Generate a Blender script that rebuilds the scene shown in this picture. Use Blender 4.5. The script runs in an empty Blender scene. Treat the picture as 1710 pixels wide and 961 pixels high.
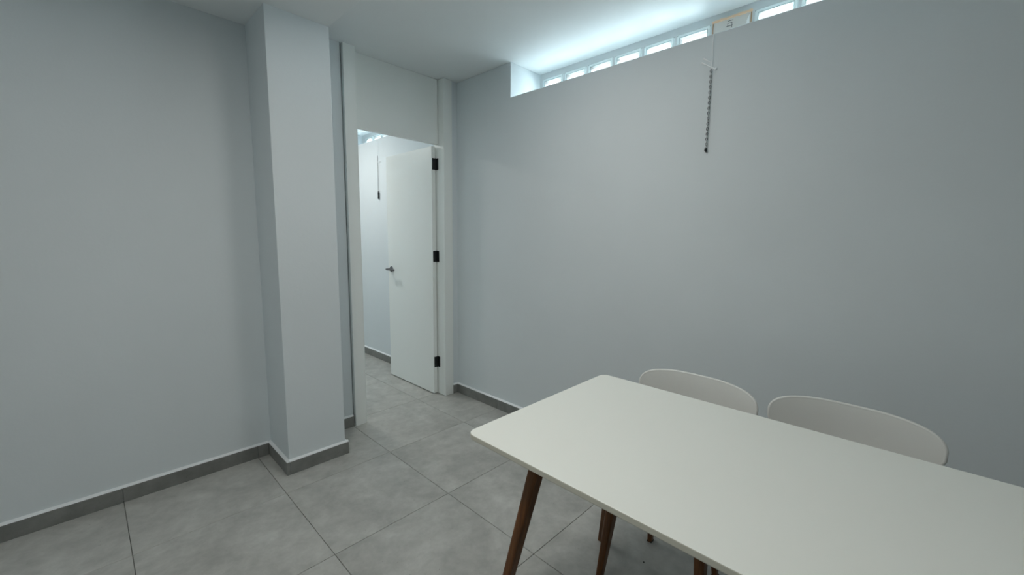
import bpy, bmesh, math, random
from mathutils import Vector, Matrix

random.seed(7)
S = bpy.context.scene
COL = S.collection

# ------------------------------------------------------------------ camera
CAM_H = 1.3538
f_px, yaw, pitch, roll = 689.77, 0.8050, -0.1215, 0.0116
cy_, sy_ = math.cos(yaw), math.sin(yaw)
Fv = Vector((sy_ * math.cos(pitch), cy_ * math.cos(pitch), math.sin(pitch)))
rv = Vector((cy_, -sy_, 0))
uv_ = rv.cross(Fv)
Rv = math.cos(roll) * rv + math.sin(roll) * uv_
Uv = -math.sin(roll) * rv + math.cos(roll) * uv_
cam_data = bpy.data.cameras.new('camera')
cam_data.sensor_fit = 'HORIZONTAL'
cam_data.sensor_width = 36.0
cam_data.lens = f_px / 1710 * 36.0
cam_data.clip_start = 0.02
cam = bpy.data.objects.new('camera', cam_data)
COL.objects.link(cam)
M4 = Matrix((Rv, Uv, -Fv)).transposed().to_4x4()
M4.translation = Vector((0, 0, CAM_H))
cam.matrix_world = M4
S.camera = cam

# ------------------------------------------------------------------ world and light
world = bpy.data.worlds.new('overcast_sky')
S.world = world
world.use_nodes = True
bg = world.node_tree.nodes['Background']
bg.inputs['Strength'].default_value = 37.0
WN, WL = world.node_tree.nodes, world.node_tree.links
w_tc = WN.new('ShaderNodeTexCoord')
w_sep = WN.new('ShaderNodeSeparateXYZ')
w_ramp = WN.new('ShaderNodeValToRGB')           # overcast sky above, pale pavement below the horizon
w_map = WN.new('ShaderNodeMapRange')
w_map.inputs['From Min'].default_value = -1.0
WL.new(w_tc.outputs['Generated'], w_sep.inputs[0])
WL.new(w_sep.outputs['Z'], w_map.inputs['Value'])
WL.new(w_map.outputs['Result'], w_ramp.inputs['Fac'])
w_e = w_ramp.color_ramp.elements
w_e[0].position, w_e[0].color = 0.47, (0.40, 0.42, 0.43, 1)
w_e[1].position, w_e[1].color = 0.53, (0.94, 0.98, 1.0, 1)
WL.new(w_ramp.outputs['Color'], bg.inputs['Color'])


def portal(name, loc, rot, sx, sy):          # tells Cycles where daylight enters
    ld = bpy.data.lights.new(name, 'AREA')
    ld.shape = 'RECTANGLE'
    ld.size, ld.size_y = sx, sy
    ld.cycles.is_portal = True
    o = bpy.data.objects.new(name, ld)
    o.location = loc
    o.rotation_euler = rot
    COL.objects.link(o)


FILL_LAMP_W, SIDE_LAMP_W, NEXT_LAMP_W, LAMP_TINT = 6.6, 13.5, 13.5, (1.0, 0.985, 0.94)   # the ceiling lamps (built further down); the first is an added fill
HP = math.pi / 2
portal('window_daylight', (2.63, 1.0, 2.445), (0, HP, 0), 0.2, 2.3)
portal('window_daylight', (2.63, 4.16, 2.445), (0, HP, 0), 0.2, 1.8)

vs = S.view_settings
vs.view_transform = 'Standard'
vs.look = 'None'
vs.gamma = 1.0
vs.use_curve_mapping = False
vs.exposure = 0.04
S.display_settings.display_device = 'sRGB'
S.cycles.max_bounces = 16
S.cycles.diffuse_bounces = 12
S.cycles.transparent_max_bounces = 16
S.cycles.use_denoising = True
S.cycles.sample_clamp_indirect = 8.0


# ------------------------------------------------------------------ materials
def mat(name, col=(0.8, 0.8, 0.8), rough=0.6, metal=0.0, spec=0.5):
    m = bpy.data.materials.new(name)
    m.use_nodes = True
    b = m.node_tree.nodes['Principled BSDF']
    b.inputs['Base Color'].default_value = (*col, 1)
    b.inputs['Roughness'].default_value = rough
    b.inputs['Metallic'].default_value = metal
    b.inputs['Specular IOR Level'].default_value = spec
    return m, m.node_tree.nodes, m.node_tree.links, b


def noise(N, L, vec, scale, detail=4, rough=0.5):
    n = N.new('ShaderNodeTexNoise')
    n.inputs['Scale'].default_value = scale
    n.inputs['Detail'].default_value = detail
    n.inputs['Roughness'].default_value = rough
    if vec is not None:
        L.new(vec, n.inputs['Vector'])
    return n


def ramp(N, L, fac, stops):
    r = N.new('ShaderNodeValToRGB')
    els = r.color_ramp.elements
    els[0].position, els[0].color = stops[0][0], (*stops[0][1], 1)
    els[1].position, els[1].color = stops[-1][0], (*stops[-1][1], 1)
    for p, c in stops[1:-1]:
        e = els.new(p)
        e.color = (*c, 1)
    L.new(fac, r.inputs['Fac'])
    return r


def wall_mat(name, col):
    m, N, L, b = mat(name, col, 0.75, spec=0.3)
    g = N.new('ShaderNodeNewGeometry')
    n1 = noise(N, L, g.outputs['Position'], 1.3, 3)
    c2 = tuple(c * 0.955 for c in col)
    r = ramp(N, L, n1.outputs['Fac'], [(0.3, c2), (0.7, col)])
    L.new(r.outputs['Color'], b.inputs['Base Color'])
    n2 = noise(N, L, g.outputs['Position'], 55, 3, 0.6)
    bp = N.new('ShaderNodeBump')
    bp.inputs['Strength'].default_value = 0.10
    bp.inputs['Distance'].default_value = 0.004
    L.new(n2.outputs['Fac'], bp.inputs['Height'])
    L.new(bp.outputs['Normal'], b.inputs['Normal'])
    return m


M_WALL = wall_mat('wall_paint', (0.745, 0.795, 0.818))
M_CEIL = wall_mat('ceiling_paint', (0.83, 0.86, 0.87))
M_LACQ = mat('door_lacquer', (0.86, 0.885, 0.865), 0.35)[0]
M_BEAD = mat('white_sealant', (0.85, 0.87, 0.88), 0.5)[0]
M_GROUT = mat('grout', (0.17, 0.17, 0.165), 0.9)[0]
M_MORTAR = mat('mortar', (0.62, 0.65, 0.66), 0.8)[0]


def tile_mat(name, dark, mid, light):
    m, N, L, b = mat(name, mid, 0.42, spec=0.45)
    g = N.new('ShaderNodeNewGeometry')
    oi = N.new('ShaderNodeObjectInfo')
    mul = N.new('ShaderNodeVectorMath')
    mul.operation = 'SCALE'
    mul.inputs['Scale'].default_value = 17.0
    cmb = N.new('ShaderNodeCombineXYZ')
    for k in range(3):
        L.new(oi.outputs['Random'], cmb.inputs[k])
    L.new(cmb.outputs[0], mul.inputs[0])
    add = N.new('ShaderNodeVectorMath')
    L.new(g.outputs['Position'], add.inputs[0])
    L.new(mul.outputs[0], add.inputs[1])
    n1 = noise(N, L, add.outputs[0], 3.2, 6, 0.6)
    n1.inputs['Distortion'].default_value = 0.7
    r1 = ramp(N, L, n1.outputs['Fac'], [(0.33, dark), (0.5, mid), (0.68, light)])
    n2 = noise(N, L, add.outputs[0], 14, 8, 0.7)
    r2 = ramp(N, L, n2.outputs['Fac'], [(0.35, (0.86,) * 3), (0.65, (1.08,) * 3)])
    mx = N.new('ShaderNodeMix')
    mx.data_type = 'RGBA'
    mx.blend_type = 'MULTIPLY'
    mx.inputs['Factor'].default_value = 1
    L.new(r1.outputs['Color'], mx.inputs['A'])
    L.new(r2.outputs['Color'], mx.inputs['B'])
    # tiny dark pits
    n3 = noise(N, L, add.outputs[0], 90, 2, 0.5)
    r3 = ramp(N, L, n3.outputs['Fac'], [(0.21, (0.6,) * 3), (0.26, (1, 1, 1))])
    mx2 = N.new('ShaderNodeMix')
    mx2.data_type = 'RGBA'
    mx2.blend_type = 'MULTIPLY'
    mx2.inputs['Factor'].default_value = 1
    L.new(mx.outputs['Result'], mx2.inputs['A'])
    L.new(r3.outputs['Color'], mx2.inputs['B'])
    L.new(mx2.outputs['Result'], b.inputs['Base Color'])
    rr = ramp(N, L, n1.outputs['Fac'], [(0.3, (0.36,) * 3), (0.7, (0.5,) * 3)])
    L.new(rr.outputs['Color'], b.inputs['Roughness'])
    return m


M_TILE = tile_mat('floor_tile', (0.395, 0.392, 0.368), (0.46, 0.457, 0.43), (0.53, 0.527, 0.50))
M_SKIRT = tile_mat('skirting_tile', (0.19, 0.195, 0.185), (0.23, 0.235, 0.222), (0.27, 0.275, 0.26))


def wood_mat():
    m, N, L, b = mat('walnut_wood', (0.2, 0.07, 0.02), 0.38, spec=0.4)
    tc = N.new('ShaderNodeTexCoord')
    mp = N.new('ShaderNodeMapping')
    mp.inputs['Scale'].default_value = (60, 60, 3.0)
    L.new(tc.outputs['Object'], mp.inputs['Vector'])
    n1 = noise(N, L, mp.outputs['Vector'], 1.0, 6, 0.65)
    n1.inputs['Distortion'].default_value = 0.6
    r = ramp(N, L, n1.outputs['Fac'], [(0.3, (0.075, 0.026, 0.006)), (0.5, (0.145, 0.052, 0.012)), (0.72, (0.22, 0.085, 0.022))])
    L.new(r.outputs['Color'], b.inputs['Base Color'])
    bp = N.new('ShaderNodeBump')
    bp.inputs['Strength'].default_value = 0.15
    bp.inputs['Distance'].default_value = 0.002
    L.new(n1.outputs['Fac'], bp.inputs['Height'])
    L.new(bp.outputs['Normal'], b.inputs['Normal'])
    return m


M_WOOD = wood_mat()
M_TOP = mat('white_table_laminate', (0.90, 0.905, 0.845), 0.36)[0]
M_EDGE = mat('table_edge', (0.64, 0.62, 0.53), 0.5)[0]
M_PLASTIC = mat('white_chair_plastic', (0.76, 0.76, 0.73), 0.38)[0]
M_DARK = mat('dark_bronze', (0.03, 0.034, 0.036), 0.4, 0.6)[0]
M_STEEL = mat('dark_nickel', (0.16, 0.16, 0.165), 0.3, 0.9)[0]
M_PALE = mat('pale_link', (0.62, 0.65, 0.66), 0.4)[0]
M_RUBBER = mat('black_rubber', (0.02, 0.02, 0.02), 0.7)[0]
M_CLIP = mat('clear_white_plastic', (0.95, 0.96, 0.97), 0.25)[0]
M_BOARD = mat('grey_board', (0.68, 0.645, 0.61), 0.85)[0]
M_FOAM = mat('peach_foam', (0.85, 0.60, 0.42), 0.9)[0]
M_BROWN = mat('brown_wood_strip', (0.42, 0.26, 0.15), 0.8)[0]
M_INK = mat('dark_ink', (0.06, 0.06, 0.07), 0.8)[0]
M_PAPER = mat('white_paper', (0.9, 0.9, 0.9), 0.8)[0]


def glass_mat(name, clear, tint, milk, spread=(0.16, 0.10), body='milk'):
    """pressed glass: lets light straight through, with a milky part and a reflection"""
    m = bpy.data.materials.new(name)
    m.use_nodes = True
    N, L = m.node_tree.nodes, m.node_tree.links
    N.clear()
    out = N.new('ShaderNodeOutputMaterial')
    tr = N.new('ShaderNodeBsdfTransparent')
    tr.inputs['Color'].default_value = (*tint, 1)
    tl = N.new('ShaderNodeBsdfTranslucent' if body == 'milk' else 'ShaderNodeBsdfDiffuse')
    tl.inputs['Color'].default_value = (*milk, 1)
    gl = N.new('ShaderNodeBsdfGlossy')
    gl.inputs['Roughness'].default_value = 0.08
    m1 = N.new('ShaderNodeMixShader')
    # wavy, horizontally ribbed glass
    g = N.new('ShaderNodeNewGeometry')
    mp = N.new('ShaderNodeMapping')
    mp.inputs['Scale'].default_value = (1, 5, 38)
    L.new(g.outputs['Position'], mp.inputs['Vector'])
    n = noise(N, L, mp.outputs['Vector'], 1.0, 3, 0.5)
    mr = N.new('ShaderNodeMapRange')
    mr.inputs['From Min'].default_value = 0.35
    mr.inputs['From Max'].default_value = 0.65
    mr.inputs['To Min'].default_value = clear - spread[0]
    mr.inputs['To Max'].default_value = clear + spread[1]
    L.new(n.outputs['Fac'], mr.inputs['Value'])
    L.new(mr.outputs['Result'], m1.inputs['Fac'])
    L.new(tl.outputs[0], m1.inputs[1])
    L.new(tr.outputs[0], m1.inputs[2])
    m2 = N.new('ShaderNodeMixShader')
    fr = N.new('ShaderNodeFresnel')
    fr.inputs['IOR'].default_value = 1.45
    L.new(fr.outputs[0], m2.inputs['Fac'])
    L.new(m1.outputs[0], m2.inputs[1])
    L.new(gl.outputs[0], m2.inputs[2])
    L.new(m2.outputs[0], out.inputs['Surface'])
    return m


M_GLASS = glass_mat('block_glass', 0.80, (0.92, 0.97, 0.975), (0.84, 0.93, 0.95))
M_RIM = glass_mat('block_glass_rim', 0.012, (0.9, 0.98, 0.98), (0.86, 0.93, 0.93), (0.006, 0.004), 'diffuse')
M_GROOVE = mat('block_glass_groove', (0.25, 0.34, 0.35), 0.4)[0]


# ------------------------------------------------------------------ helpers
def new_bm():
    return bmesh.new()


def add_box(bm, x0, x1, y0, y1, z0, z1, mi=0):
    r = bmesh.ops.create_cube(bm, size=1.0)
    for v in r['verts']:
        v.co = Vector(((x0 + x1) / 2 + v.co.x * (x1 - x0), (y0 + y1) / 2 + v.co.y * (y1 - y0), (z0 + z1) / 2 + v.co.z * (z1 - z0)))
    fs = {f for v in r['verts'] for f in v.link_faces}
    for f in fs:
        f.material_index = mi
    return r['verts']


def add_tube(bm, pts, rad, seg=10, caps=True, mi=0):
    pts = [Vector(p) for p in pts]
    rads = rad if isinstance(rad, (list, tuple)) else [rad] * len(pts)
    rings = []
    t0 = (pts[1] - pts[0]).normalized()
    up = Vector((0, 0, 1)) if abs(t0.z) < 0.9 else Vector((1, 0, 0))
    a = t0.cross(up).normalized()
    for i, p in enumerate(pts):
        t = (pts[min(i + 1, len(pts) - 1)] - pts[max(i - 1, 0)]).normalized()
        a = (a - t * a.dot(t)).normalized()
        b = t.cross(a)
        rings.append([bm.verts.new(p + rads[i] * (math.cos(2 * math.pi * k / seg) * a + math.sin(2 * math.pi * k / seg) * b)) for k in range(seg)])
    for r0, r1 in zip(rings, rings[1:]):
        for k in range(seg):
            f = bm.faces.new((r0[k], r0[(k + 1) % seg], r1[(k + 1) % seg], r1[k]))
            f.material_index = mi
    if caps:
        bm.faces.new(rings[0][::-1]).material_index = mi
        bm.faces.new(rings[-1]).material_index = mi


def obj(name, bm, mats, parent=None, bevel=0.0, seg=2, smooth=False, loc=None):
    bmesh.ops.recalc_face_normals(bm, faces=bm.faces)
    me = bpy.data.meshes.new(name)
    bm.to_mesh(me)
    bm.free()
    for m in (mats if isinstance(mats, (list, tuple)) else [mats]):
        me.materials.append(m)
    o = bpy.data.objects.new(name, me)
    COL.objects.link(o)
    if smooth:
        for p in me.polygons:
            p.use_smooth = True
    if bevel:
        md = o.modifiers.new('bevel', 'BEVEL')
        md.width = bevel
        md.segments = seg
        md.limit_method = 'ANGLE'
        md.angle_limit = math.radians(40)
        md.harden_normals = False
    if parent:
        o.parent = parent
    if loc:
        o.location = loc
    return o


def box(name, x0, x1, y0, y1, z0, z1, m, parent=None, bevel=0.0, seg=2):
    bm = new_bm()
    add_box(bm, x0, x1, y0, y1, z0, z1)
    return obj(name, bm, m, parent, bevel, seg)


def struct(o, label=None):
    o['kind'] = 'structure'
    if label:
        o['label'] = label
    return o


def empty(name, loc=(0, 0, 0)):
    o = bpy.data.objects.new(name, None)
    o.empty_display_size = 0.1
    o.location = loc
    COL.objects.link(o)
    return o


def tag(o, label, cat, group=None):
    o['label'] = label
    o['category'] = cat
    if group:
        o['group'] = group
    return o


# ------------------------------------------------------------------ room shell
YD = 2.7616        # wall with the doorway
XR = 2.2011        # wall with the glass blocks
ZC = 2.58          # ceiling
ZS = 2.496         # lowered ceiling on the left
ZL = 2.341         # ledge under the glass blocks
CX0, CX1, CYC = 0.7214, 1.0451, 2.4325   # pillar
XL, YR, YF = -2.3, -2.7, 5.45            # left wall, wall behind the camera, far wall of the next room
XG = 2.525         # inner face of the glass block wall
YP = 2.8650        # next-room face of the partition
XN = 0.25          # left side of next room

# floor bed with tiles
floor = struct(box('floor', XL - 0.1, 2.62, YR - 0.1, YF + 0.1, -0.12, -0.009, M_GROUT), 'pale grey stone-look tiled floor with fine dark joints')
GX, GY, TS, GAP = 0.6463, 1.6503, 0.6, 0.0022
tile_cache = {}
cols_i = range(math.floor((XL - GX) / TS), math.ceil((XR - GX) / TS))
rows_j = range(math.floor((YR - GY) / TS), math.ceil((YF - GY) / TS))
for i in cols_i:
    for j in rows_j:
        x0, x1 = max(GX + i * TS, XL), min(GX + (i + 1) * TS, XR)
        y0, y1 = max(GY + j * TS, YR), min(GY + (j + 1) * TS, YF)
        if y0 > YP and x1 < XN:
            continue
        w, h = round(x1 - x0, 4), round(y1 - y0, 4)
        if w < 0.02 or h < 0.02:
            continue
        if (w, h) not in tile_cache:
            bm = new_bm()
            vs_ = add_box(bm, GAP / 2, w - GAP / 2, GAP / 2, h - GAP / 2, -0.0095, 0)
            top_e = [e for e in bm.edges if all(abs(v.co.z) < 1e-6 for v in e.verts)]
            bmesh.ops.bevel(bm, geom=top_e, offset=0.0009, segments=1, affect='EDGES')
            t = obj('tile', bm, M_TILE, floor)
            tile_cache[(w, h)] = t
        else:
            t = tile_cache[(w, h)].copy()
            COL.objects.link(t)
            t.parent = floor
        t.location = (x0, y0, 0)

# wall facing the camera, with the doorway (back), pillar as part of it
bm = new_bm()
add_box(bm, XL - 0.1, 1.2505, YD, YP, 0, ZC)
add_box(bm, 1.2505, 1.30, YD + 0.035, YP, 0, ZC)
add_box(bm, 2.10, XR, YD, YP, 0, ZC)
wall_back = struct(obj('wall_back', bm, M_WALL), 'plain pale wall left of the pillar, carrying the doorway')
pillar = box('pillar', CX0, CX1, CYC, YD - 0.0005, 0.0, ZC - 0.001, M_WALL, wall_back, 0.003)
pillar['label'] = 'square white pillar projecting from the wall left of the door'

# wall with the glass block strip: one outline in y-z with two notches for the window recesses
bm = new_bm()
prof = [(YR - 0.1, 0), (YF + 0.1, 0), (YF + 0.1, ZC), (5.04, ZC), (5.04, ZL), (3.25, ZL), (3.25, ZC), (2.154, ZC), (2.154, ZL), (-0.13, ZL), (-0.13, ZC), (YR - 0.1, ZC)]
f0 = [bm.verts.new((XR, y, z)) for y, z in prof]
f1 = [bm.verts.new((2.62, y, z)) for y, z in prof]
bm.faces.new(f0)
bm.faces.new(f1[::-1])
for k in range(len(prof)):
    q = (k + 1) % len(prof)
    bm.faces.new((f0[k], f0[q], f1[q], f1[k]))
wall_right = struct(obj('wall_right', bm, M_WALL, None, 0.003), 'pale grey wall behind the chairs with a ledge below the glass blocks')

struct(box('wall_left', XL - 0.1, XL, YR - 0.1, YD, 0, ZC, M_WALL))
struct(box('wall_front', XL, XR, YR - 0.1, YR, 0, ZC, M_WALL))
struct(box('wall_far', XN - 0.1, XR, YF, YF + 0.1, 0, ZC, M_WALL))
struct(box('wall_side', XN - 0.1, XN, YP, YF, 0, ZC, M_WALL))

ceiling = struct(box('ceiling', XL - 0.1, 2.62, YR - 0.1, YF + 0.1, ZC, ZC + 0.12, M_CEIL), 'flat white ceiling')
soff = box('soffit', XL, CX1, YR, YD, ZS, ZC, M_CEIL, ceiling, 0.003)
soff['label'] = 'lowered white ceiling over the left side, ending at the pillar'



def ceiling_lamp(x, y, z, watts, tint):
    """round flush luminaire: housing, diffuser and its light"""
    bm = new_bm()
    add_tube(bm, [(x, y, z + 0.004), (x, y, z - 0.030), (x, y, z - 0.036)], [0.18, 0.18, 0.175], 40)
    body = obj('ceiling_lamp', bm, M_LACQ, ceiling)
    bm = new_bm()
    add_tube(bm, [(x, y, z - 0.035), (x, y, z - 0.040)], [0.165, 0.162], 40)
    obj('lamp_diffuser', bm, M_BEAD, body)
    ld = bpy.data.lights.new('ceiling_lamp_light', 'AREA')
    ld.shape = 'DISK'
    ld.size = 0.32
    ld.energy = watts
    ld.color = tint
    lo_ = bpy.data.objects.new('ceiling_lamp_light', ld)
    lo_.location = (x, y, z - 0.043)
    COL.objects.link(lo_)
    lo_.parent = body


ceiling_lamp(1.24, 1.25, ZC, FILL_LAMP_W, LAMP_TINT)  # unseen lamp added to brighten the doorway wall and near table end
ceiling_lamp(-0.05, 0.90, ZS, SIDE_LAMP_W, LAMP_TINT)
ceiling_lamp(1.36, 4.25, ZC, NEXT_LAMP_W, LAMP_TINT)

# ------------------------------------------------------------------ skirting (tile pieces under a white bead)
SK, ST = 0.0755, 0.0165


def skirting(name, axis, fixed, a, b, side, joints, label=None):
    """axis 'x': runs along x at y=fixed; side -1/+1 = direction it projects"""
    cuts = [a] + [j for j in joints if a + 0.015 < j < b - 0.015] + [b]
    bm = new_bm()                      # the white bead on top is the owner
    p0, p1 = fixed, fixed + side * ST
    prof = [(p0, SK), (p1 - side * 0.001, SK), (p1 - side * 0.0035, SK + 0.0035), (p0, SK + 0.009)]
    rings = []
    for q in (a, b):
        rings.append([bm.verts.new((q, u, z) if axis == 'x' else (u, q, z)) for u, z in prof])
    for k in range(4):
        bm.faces.new((rings[0][k], rings[0][(k + 1) % 4], rings[1][(k + 1) % 4], rings[1][k]))
    bm.faces.new(rings[0][::-1])
    bm.faces.new(rings[1])
    o = struct(obj(name, bm, M_BEAD), label)
    for c0, c1 in zip(cuts, cuts[1:]):
        bm = new_bm()
        lo, hi = min(p0, p1), max(p0, p1)
        if axis == 'x':
            add_box(bm, c0 + 0.0008, c1 - 0.0008, lo, hi, 0, SK)
        else:
            add_box(bm, lo, hi, c0 + 0.0008, c1 - 0.0008, 0, SK)
        obj('skirting_tile', bm, M_SKIRT, o, 0.001, 1)
    return o


jx = [GX + k * TS for k in range(-8, 8)]
jy = [GY + k * TS for k in range(-10, 10)]
skirting('baseboard_back', 'x', YD, XL, CX0 - ST, -1, jx, 'grey tile skirting along the left wall')
skirting('baseboard_pillar_side', 'y', CX0, CYC - ST, YD, -1, [], 'grey tile skirting on the left face of the pillar')
skirting('baseboard_pillar', 'x', CYC, CX0, CX1 + ST, -1, [], 'grey tile skirting on the front face of the pillar')
skirting('baseboard_pillar_inner', 'y', CX1, CYC, YD, 1, [])
skirting('baseboard_door_left', 'x', YD, CX1 + ST, 1.250, -1, [], 'short grey skirting between pillar and door frame')
skirting('baseboard_door_right', 'x', YD, 2.141, XR - ST, -1, [], 'short grey skirting between door frame and corner')
skirting('baseboard_right', 'y', XR, YR, YD, -1, jy, 'grey tile skirting under the window wall')
skirting('baseboard_next_room', 'y', XR, YP, YF, -1, jy, 'grey tile skirting seen through the doorway')

# ------------------------------------------------------------------ glass block windows
PITCH, BW = 0.204, 0.190
BZ0, BZ1 = 2.3475, 2.5375
BX0, BX1 = XG - 0.004, XG + 0.084


def glass_block_bm():
    bm = new_bm()
    add_box(bm, 0, BX1 - BX0, 0, BW, 0, BZ1 - BZ0, 1)
    bmesh.ops.bevel(bm, geom=list(bm.edges), offset=0.006, segments=2, affect='EDGES')
    bm.faces.ensure_lookup_table()
    for f in bm.faces:
        f.material_index = 1
    # front and back faces: rim, recessed groove, raised lens
    for sgn in (-1, 1):
        f = max(bm.faces, key=lambda q: q.calc_area() if q.normal.x * sgn > 0.9 else -1)
        bmesh.ops.inset_region(bm, faces=[f], thickness=0.013, depth=0)
        f = max(bm.faces, key=lambda q: q.calc_area() if q.normal.x * sgn > 0.9 else -1)
        r = bmesh.ops.inset_region(bm, faces=[f], thickness=0.0045, depth=-0.003)
        for g in r['faces']:
            g.material_index = 2
        f = max(bm.faces, key=lambda q: q.calc_area() if q.normal.x * sgn > 0.9 else -1)
        r = bmesh.ops.inset_region(bm, faces=[f], thickness=0.004, depth=0.003)
        for g in r['faces']:
            g.material_index = 0
        f.material_index = 0
    return bm


block_proto = None


def glass_window(name, y_top, n, y_lo, y_hi, skip=(), label=None):
    """row of blocks running from y_top towards -y; the joints are one mesh"""
    global block_proto
    bm = new_bm()
    add_box(bm, XG, XG + 0.08, y_lo, y_hi, BZ1, ZC)
    add_box(bm, XG, XG + 0.08, y_lo, y_hi, ZL - 0.001, BZ0)
    add_box(bm, XG, XG + 0.08, y_top, y_hi, BZ0, BZ1)
    for k in range(n):
        yb = y_top - (k + 1) * PITCH
        y1 = y_top - k * PITCH - BW
        y0 = yb if k < n - 1 else y_lo
        add_box(bm, XG, XG + 0.08, y0, y1, BZ0, BZ1)
    w = struct(obj(name, bm, M_MORTAR), label)
    for k in range(n):
        if k in skip:
            continue
        if block_proto is None:
            b = block_proto = obj('glass_block', glass_block_bm(), [M_GLASS, M_RIM, M_GROOVE])
        else:
            b = block_proto.copy()
            COL.objects.link(b)
        b.parent = w
        b.location = (BX0, y_top - k * PITCH - BW, BZ0)
    return w


glass_window('window_1', 2.128, 11, -0.13, 2.154, (6,), 'row of square glass blocks set above the ledge under the ceiling')
glass_window('window_2', 4.952, 8, 3.25, 5.04, (), 'glass blocks above the ledge in the room beyond the doorway')

# ------------------------------------------------------------------ boarded gap in the glass block row
v0 = 2.128 - 6 * PITCH - BW
v1 = v0 + BW
patch = empty('vent_patch', (XG - 0.012, v0, BZ0))
tag(patch, 'grey board with peach foam edge filling one missing glass block', 'board')
box('board', 0.0065, 0.0115, -0.005, BW + 0.004, 0.0, 0.190, M_BOARD, patch, 0.001)
bm = new_bm()     # ragged foam strip along the top
n = 22
prev = None
for k in range(n + 1):
    y = -0.004 + (BW + 0.006) * k / n
    zt = 0.2005 - random.random() * 0.0030
    zb = 0.1885 - random.random() * 0.0035
    xx = -0.001 - random.random() * 0.005
    ring = [bm.verts.new(p) for p in ((0.0115, y, zb), (xx, y, zb + 0.002), (xx, y, zt - 0.002), (0.0115, y, zt))]
    if prev:
        for q in range(4):
            bm.faces.new((prev[q], prev[(q + 1) % 4], ring[(q + 1) % 4], ring[q]))
    else:
        bm.faces.new(ring[::-1])
    prev = ring
bm.faces.new(prev)
obj('foam_strip', bm, M_FOAM, patch)
box('side_strip', 0.002, 0.0065, -0.003, 0.002, 0.0, 0.186, M_BROWN, patch, 0.001)
box('side_strip', 0.002, 0.0065, BW - 0.003, BW + 0.001, 0.0, 0.186, M_BROWN, patch, 0.001)
bm = new_bm()     # torn paper wedge
a = [(0.004, 0.006, 0.10), (0.003, 0.026, 0.10), (0.003, 0.020, 0.150), (0.004, 0.009, 0.178)]
va = [bm.verts.new(p) for p in a]
vb = [bm.verts.new((p[0] + 0.001, p[1], p[2])) for p in a]
bm.faces.new(va)
bm.faces.new(vb[::-1])
for k in range(4):
    bm.faces.new((va[k], vb[k], vb[(k + 1) % 4], va[(k + 1) % 4]))
obj('torn_paper', bm, M_PAPER, patch)
bm = new_bm()     # printed box-like mark
cy0, cz0 = 0.103, 0.152
for (y0, y1, z0, z1) in ((-0.014, 0.012, 0.024, 0.0265), (-0.011, 0.012, 0.0125, 0.0145), (-0.011, -0.0085, 0.0, 0.0145), (0.0095, 0.012, 0.001, 0.0145), (-0.014, 0.017, -0.002, 0.001), (-0.011, -0.008, -0.012, -0.002)):
    add_box(bm, 0.0058, 0.0067, cy0 + y0, cy0 + y1, cz0 + z0, cz0 + z1)
obj('printed_mark', bm, M_INK, patch)

# ------------------------------------------------------------------ doorway
door = struct(empty('door_1', (1.70, YD, 0)), 'white full-height door frame with an open white door')
DOORO = Vector((1.70, YD, 0))


def dbox(name, x0, x1, y0, y1, z0, z1, m, parent=door, bev=0.004, seg=2):
    o = box(name, x0 - 1.70, x1 - 1.70, y0 - YD, y1 - YD, z0, z1, m, parent, bev, seg)
    return o


bm = new_bm()
lo = [(1.2590, 2.737), (1.3370, 2.737), (1.3385, 2.7385), (1.3385, 2.744), (1.345, 2.744), (1.345, 2.900), (1.302, 2.900), (1.302, 2.775), (1.2590, 2.775)]


def prism(bm, poly, z0, z1):
    b0 = [bm.verts.new((x, y, z0)) for x, y in poly]
    b1 = [bm.verts.new((x, y, z1)) for x, y in poly]
    bm.faces.new(b0[::-1])
    bm.faces.new(b1)
    n = len(poly)
    for k in range(n):
        bm.faces.new((b0[k], b0[(k + 1) % n], b1[(k + 1) % n], b1[k]))


prism(bm, [(x - 1.70, y - YD) for x, y in lo], 0.0, ZC - 0.0005)
obj('door_jamb', bm, M_LACQ, door, 0.003, 3)
bm = new_bm()
hi = [(2.140, 2.745), (2.140, 2.775), (2.098, 2.775), (2.098, 2.880), (2.055, 2.880), (2.055, 2.745)]
prism(bm, [(x - 1.70, y - YD) for x, y in hi], 0.0, ZC - 0.0005)
obj('door_jamb', bm, M_LACQ, door, 0.004, 2)
tp = dbox('transom_panel', 1.3455, 2.0520, 2.815, 2.850, 2.085, ZC - 0.001, M_LACQ, door, 0.002)
# open leaf, standing square to the wall, seen from its inner face
leaf = dbox('door_leaf', 2.010, 2.046, 2.848, 3.565, 0.009, 2.072, M_LACQ, door, 0.002)
# hinges: two leaves and a knuckle each
for z in (1.934, 1.187, 0.284):
    bm = new_bm()
    z0, z1 = z - 0.046, z + 0.046
    add_box(bm, 2.015 - 1.7, 2.045 - 1.7, 2.8445 - YD, 2.8480 - YD, z0, z1)
    add_box(bm, 2.0515 - 1.7, 2.0550 - 1.7, 2.818 - YD, 2.850 - YD, z0, z1)
    h = obj('hinge', bm, M_DARK, leaf, 0.0008, 1)
    bm = new_bm()
    add_tube(bm, [(2.0485 - 1.7, 2.849 - YD, z0 - 0.002), (2.0485 - 1.7, 2.849 - YD, z1 + 0.002)], 0.0045, 12)
    for q in range(1, 5):
        zz = z0 + (z1 - z0) * q / 5
        add_tube(bm, [(2.0485 - 1.7, 2.849 - YD, zz - 0.001), (2.0485 - 1.7, 2.849 - YD, zz + 0.001)], 0.0052, 12)
    obj('hinge', bm, M_DARK, leaf, 0)
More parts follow.
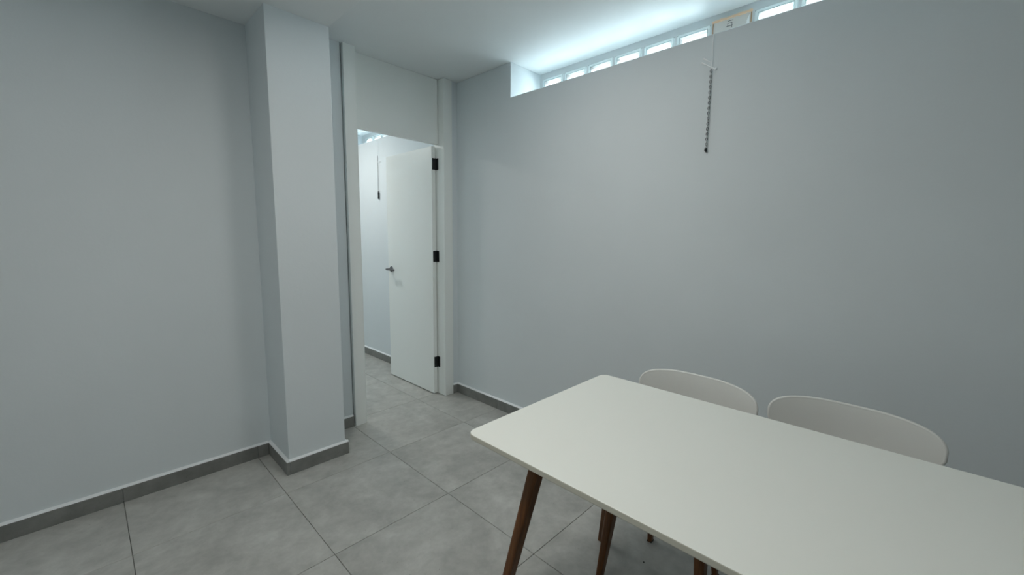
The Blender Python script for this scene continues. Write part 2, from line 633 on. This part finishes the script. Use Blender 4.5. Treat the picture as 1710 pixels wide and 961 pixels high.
# lever handles both sides
hy, hz = 3.505 - YD, 1.043
for sx, xf in ((-1, 2.010 - 1.7), (1, 2.046 - 1.7)):
    bm = new_bm()
    add_tube(bm, [(xf, hy, hz), (xf + sx * 0.004, hy, hz), (xf + sx * 0.010, hy, hz)], [0.026, 0.026, 0.023], 24)
    add_tube(bm, [(xf + sx * 0.008, hy, hz), (xf + sx * 0.046, hy, hz)], 0.0105, 16)
    add_tube(bm, [(xf + sx * 0.048, hy + 0.014, hz), (xf + sx * 0.050, hy, hz), (xf + sx * 0.050, hy - 0.06, hz), (xf + sx * 0.047, hy - 0.118, hz - 0.001)], [0.009, 0.010, 0.0085, 0.0080], 14)
    obj('lever_handle', bm, M_STEEL, leaf, 0, smooth=False)


# ------------------------------------------------------------------ table
TX0, TX1, TY1, TY0 = 0.785, 1.580, 0.9455, -0.655
TCX, TCY = (TX0 + TX1) / 2, (TY0 + TY1) / 2
table = empty('dining_table', (TCX, TCY, 0))
tag(table, 'long white rectangular table with rounded corners on splayed walnut legs', 'table')


def rounded_rect(hx, hy, r, n=10):
    pts = []
    for cx, cy, a0 in ((hx - r, hy - r, 0), (-hx + r, hy - r, 90), (-hx + r, -hy + r, 180), (hx - r, -hy + r, 270)):
        for k in range(n + 1):
            a = math.radians(a0 + 90 * k / n)
            pts.append((cx + r * math.cos(a), cy + r * math.sin(a)))
    return pts


bm = new_bm()
hx, hyy = (TX1 - TX0) / 2, (TY1 - TY0) / 2
levels = [(0.732, 0.004), (0.7335, 0.0010), (0.7355, 0.0), (0.7475, 0.0), (0.7493, 0.0007), (0.750, 0.0025)]
rings = []
for z, ins in levels:
    rings.append([bm.verts.new((x, y, z)) for x, y in rounded_rect(hx - ins, hyy - ins, 0.032 - ins)])
nn = len(rings[0])
for li, (r0, r1) in enumerate(zip(rings, rings[1:])):
    for k in range(nn):
        f = bm.faces.new((r0[k], r0[(k + 1) % nn], r1[(k + 1) % nn], r1[k]))
        f.material_index = 1 if li < 4 else 0
bm.faces.new(rings[0][::-1]).material_index = 1
bm.faces.new(rings[-1]).material_index = 0
obj('tabletop', bm, [M_TOP, M_EDGE], table)


def leg_bm(foot, top, s_foot, s_top, r=0.3, rot=0.0):
    """tapered rectangular leg with softened edges; origin at the foot"""
    bm = new_bm()
    rings = []
    N_ = 8
    for k in range(N_ + 1):
        t = k / N_
        c = Vector(foot).lerp(Vector(top), t)
        sx = s_foot[0] + (s_top[0] - s_foot[0]) * t ** 0.9
        sy = s_foot[1] + (s_top[1] - s_foot[1]) * t ** 0.9
        ring = []
        for x, y in rounded_rect(sx / 2, sy / 2, min(sx, sy) * r, 3):
            ca, sa = math.cos(rot), math.sin(rot)
            ring.append(bm.verts.new((c.x + x * ca - y * sa, c.y + x * sa + y * ca, c.z)))
        rings.append(ring)
    n = len(rings[0])
    for r0, r1 in zip(rings, rings[1:]):
        for k in range(n):
            bm.faces.new((r0[k], r0[(k + 1) % n], r1[(k + 1) % n], r1[k]))
    bm.faces.new(rings[0][::-1])
    bm.faces.new(rings[-1])
    return bm


for sx in (-1, 1):
    for sy in (-1, 1):
        fx, fy = sx * (hx - 0.054), sy * (hyy - 0.057)
        obj('leg', leg_bm((fx, fy, 0), (fx - sx * 0.10, fy - sy * 0.13, 0.7318), (0.030, 0.026), (0.058, 0.036)), M_WOOD, table)
bm = new_bm()
ax, ay = hx - 0.165, hyy - 0.20
add_box(bm, -ax - 0.011, -ax + 0.011, -ay, ay, 0.675, 0.7318)
add_box(bm, ax - 0.011, ax + 0.011, -ay, ay, 0.675, 0.7318)
add_box(bm, -ax, ax, -ay - 0.011, -ay + 0.011, 0.675, 0.7318)
add_box(bm, -ax, ax, ay - 0.011, ay + 0.011, 0.675, 0.7318)
obj('apron', bm, M_WOOD, table)


# ------------------------------------------------------------------ chairs
def smooth_interp(keys, t):
    """keys: list of (t, v...) -> Catmull-Rom"""
    n = len(keys)
    for i in range(n - 1):
        if t <= keys[i + 1][0] or i == n - 2:
            break
    p1, p2 = keys[i], keys[i + 1]
    p0 = keys[i - 1] if i > 0 else p1
    p3 = keys[i + 2] if i + 2 < n else p2
    u = (t - p1[0]) / (p2[0] - p1[0])
    out = []
    for a, b, c, d in zip(p0[1:], p1[1:], p2[1:], p3[1:]):
        out.append(0.5 * (2 * b + (c - a) * u + (2 * a - 5 * b + 4 * c - d) * u * u + (3 * b - a - 3 * c + d) * u ** 3))
    return out


def chair_shell_bm():
    # t, x, z, half width, forward wrap at the sides, upward dish
    keys = [(0.00, -0.215, 0.430, 0.150, 0.000, 0.000),
            (0.06, -0.205, 0.442, 0.178, 0.000, 0.003),
            (0.16, -0.165, 0.448, 0.186, 0.000, 0.008),
            (0.30, -0.080, 0.443, 0.186, 0.000, 0.015),
            (0.44, 0.030, 0.437, 0.184, 0.000, 0.020),
            (0.54, 0.110, 0.441, 0.182, 0.008, 0.018),
            (0.62, 0.160, 0.468, 0.178, 0.018, 0.010),
            (0.70, 0.188, 0.530, 0.165, 0.026, 0.000),
            (0.78, 0.208, 0.600, 0.178, 0.032, 0.000),
            (0.86, 0.226, 0.655, 0.208, 0.037, 0.000),
            (0.92, 0.237, 0.700, 0.2300, 0.040, 0.000)]
    rows = [smooth_interp(keys, 0.92 * k / 34) for k in range(35)]
    n_ = 3.3
    for k in range(1, 17):                  # rounded top of the backrest
        th = math.radians(81 * (1 - (1 - k / 16) ** 1.3))
        s_, c_ = math.sin(th) ** (2 / n_), math.cos(th) ** (2 / n_)
        z = 0.705 + 0.083 * s_
        w = 0.2315 * c_
        rows.append([0.238 + 0.016 * s_, z, max(w, 0.004), 0.040, 0.0])
    NU = 28
    bm = new_bm()
    grid = []
    for x, z, w, wrap, dish in rows:
        r = []
        for k in range(NU + 1):
            u = math.sin(math.pi / 2 * (2 * k / NU - 1))
            fy = w * u
            q = (fy / 0.2315) ** 2
            r.append(bm.verts.new((x - wrap * q, fy, z + dish * q)))
        grid.append(r)
    for r0, r1 in zip(grid, grid[1:]):
        for k in range(NU):
            bm.faces.new((r0[k], r0[k + 1], r1[k + 1], r1[k]))
    path = [g[0].co.copy() for g in grid[26:]] + [v.co.copy() for v in grid[-1][2:-1:2]] + [g[-1].co.copy() for g in grid[26:][::-1]]
    return bm, path


def make_chair(loc, label):
    t = empty('dining_chair', loc)
    tag(t, label, 'chair', 'white chairs along the window wall side of the table')
    sbm, path = chair_shell_bm()
    sh = obj('shell_seat', sbm, M_PLASTIC, t, smooth=True)
    bm = new_bm()
    clean = [path[0]]
    for p in path[1:]:
        if (p - clean[-1]).length > 0.004:
            clean.append(p)
    n_p = len(clean)
    add_tube(bm, clean, [0.0061 * min(1.0, 0.45 + min(i, n_p - 1 - i) * 0.12) for i in range(n_p)], 12)
    obj('rolled_edge', bm, M_PLASTIC, t, smooth=True)
    md = sh.modifiers.new('solid', 'SOLIDIFY')
    md.thickness = 0.011
    md.offset = 0
    md.use_rim = True
    mb = sh.modifiers.new('round', 'BEVEL')
    mb.width = 0.0035
    mb.segments = 4
    mb.limit_method = 'ANGLE'
    mb.angle_limit = math.radians(50)
    sh['label'] = 'white moulded seat and wide rounded backrest'
    for sy in (-1, 1):
        a = leg_bm((-0.150, sy * 0.192, 0), (-0.092, sy * 0.160, 0.4295), (0.032, 0.024), (0.064, 0.040))
        l = obj('leg', a, M_WOOD, t)
        l['label'] = 'walnut front leg'
        bm = new_bm()
        add_box(bm, -0.150 - 0.0165, -0.150 + 0.0165, sy * 0.192 - 0.0125, sy * 0.192 + 0.0125, 0, 0.005)
        obj('foot_pad', bm, M_RUBBER, l)
        b = leg_bm((0.187, sy * 0.138, 0), (0.125, sy * 0.112, 0.4295), (0.026, 0.020), (0.050, 0.032))
        l = obj('leg', b, M_WOOD, t)
        l['label'] = 'walnut rear leg'
        bm = new_bm()
        add_box(bm, 0.187 - 0.0135, 0.187 + 0.0135, sy * 0.138 - 0.0105, sy * 0.138 + 0.0105, 0, 0.006)
        obj('foot_pad', bm, M_RUBBER, l)
    bm = new_bm()
    add_box(bm, -0.105, -0.075, -0.165, 0.165, 0.400, 0.4295)
    add_box(bm, 0.112, 0.138, -0.125, 0.125, 0.400, 0.4295)
    add_box(bm, -0.08, 0.12, -0.012, 0.012, 0.402, 0.4295)
    obj('seat_frame', bm, M_WOOD, t, 0.002)
    return t


chair0 = make_chair((1.490, 0.590, 0), 'white wide-backed chair nearer the doorway, between table and window wall')
c = chair0.copy()
COL.objects.link(c)
c.location = (1.550, 0.100, 0)
c['label'] = 'white wide-backed chair farther from the doorway, nearer the right edge'
for ch in list(chair0.children):
    d = ch.copy()
    COL.objects.link(d)
    d.parent = c
    for g in list(ch.children):
        e = g.copy()
        COL.objects.link(e)
        e.parent = d


# ------------------------------------------------------------------ window pull chains
def chain_links(bm, x, y, z0, z1, r=0.0040, wire=0.0015, pitch=0.0123):
    n = int((z1 - z0) / pitch)
    for k in range(n):
        zc = z1 - (k + 0.5) * pitch
        ax = k % 2
        pts = []
        for q in range(12):
            a = 2 * math.pi * q / 12
            u, w = r * math.cos(a), (0.0086 if ax else 0.0080) * math.sin(a)
            pts.append(Vector((x + (u if ax else 0), y + (0 if ax else u), zc + w)))
        ring = []
        for q, p in enumerate(pts):
            t = (pts[(q + 1) % 12] - pts[q - 1]).normalized()
            nrm = Vector((0, 1, 0)) if ax else Vector((1, 0, 0))
            b = t.cross(nrm)
            ring.append([bm.verts.new(p + wire * (math.cos(2 * math.pi * s / 5) * nrm + math.sin(2 * math.pi * s / 5) * b)) for s in range(5)])
        for q in range(12):
            for s in range(5):
                f = bm.faces.new((ring[q][s], ring[q][(s + 1) % 5], ring[(q + 1) % 12][(s + 1) % 5], ring[(q + 1) % 12][s]))
                f.material_index = ax


cx_, cy2 = 2.1935, 0.783
pull = empty('pull_chain', (cx_, cy2, 2.17))
tag(pull, 'dark link chain hanging on a clear cord from the ledge of the large wall', 'chain')
bm = new_bm()
add_tube(bm, [(0.33, 0.030, 0.24), (0.24, 0.022, 0.178), (0.02, 0.001, 0.1735), (0.006, 0, 0.170), (0.001, 0, 0.155), (0, -0.002, 0.06), (0, 0, 0.0)], 0.0014, 6)
obj('cord', bm, M_CLIP, pull)
bm = new_bm()
add_tube(bm, [(0.002, 0.040, 0.066), (0.0, 0.022, 0.052), (0.0, 0.004, 0.036)], [0.0034, 0.0022, 0.0020], 8)
add_tube(bm, [(0.002, 0.047, 0.048), (0.0, 0.020, 0.028), (0.0, -0.010, 0.008), (0.0, -0.022, 0.000)], [0.0036, 0.0024, 0.0026, 0.0044], 8)
add_tube(bm, [(0.0, -0.020, 0.000), (0.0, -0.024, 0.010)], [0.0036, 0.0020], 8)
obj('cord_clip', bm, M_CLIP, pull)
bm = new_bm()
chain_links(bm, 0, 0, -0.375, 0.003)
ck = obj('chain', bm, [M_DARK, M_PALE], pull)
ck['kind'] = 'stuff'
bm = new_bm()
add_tube(bm, [(0.0, -0.002, -0.366), (0.0, -0.001, -0.384)], [0.0035, 0.0055], 8)
add_tube(bm, [(0.0, 0.003, -0.360), (0.0, 0.004, -0.380)], [0.0025, 0.0035], 8)
obj('chain_end', bm, M_DARK, pull)

pull2 = empty('pull_chain', (2.190, 4.05, 2.17))
tag(pull2, 'thin cord with dark grip hanging on the wall beyond the doorway', 'chain')
bm = new_bm()
add_tube(bm, [(0, 0, 0.0), (0, 0, -0.37)], 0.0022, 6)
obj('cord', bm, M_STEEL, pull2)['label'] = 'dark lower cord'
bm = new_bm()
add_tube(bm, [(0.14, 0, 0.1735), (0.008, 0, 0.173), (0, 0, 0.165), (0, 0, 0.0)], 0.0014, 6)
obj('cord', bm, M_CLIP, pull2)['label'] = 'clear upper cord'
bm = new_bm()
add_tube(bm, [(0, 0, -0.355), (0, 0, -0.375), (0, 0, -0.405), (0, 0, -0.43), (0, 0, -0.44)], [0.004, 0.0085, 0.0075, 0.009, 0.006], 10)
obj('grip', bm, M_DARK, pull2)
bm = new_bm()
add_tube(bm, [(0, 0.002, -0.062), (0, -0.03, -0.066), (0, -0.055, -0.058)], 0.0025, 8)
obj('cord_clip', bm, M_CLIP, pull2)

# ------------------------------------------------------------------ grit on the floor under the table
for (x, y, lab) in ((1.537, 0.690, 'tiny dark crumb on the floor below the table, between chair legs'), (1.630, 0.425, 'tiny dark crumb on the floor at the bottom edge of the picture')):
    bm = new_bm()
    bmesh.ops.create_icosphere(bm, subdivisions=2, radius=0.0035)
    for v in bm.verts:
        v.co *= random.uniform(0.75, 1.2)
        v.co.z = v.co.z * 0.55 + 0.0018
    tag(obj('crumb', bm, M_RUBBER, None, 0, loc=(x, y, 0)), lab, 'crumb')
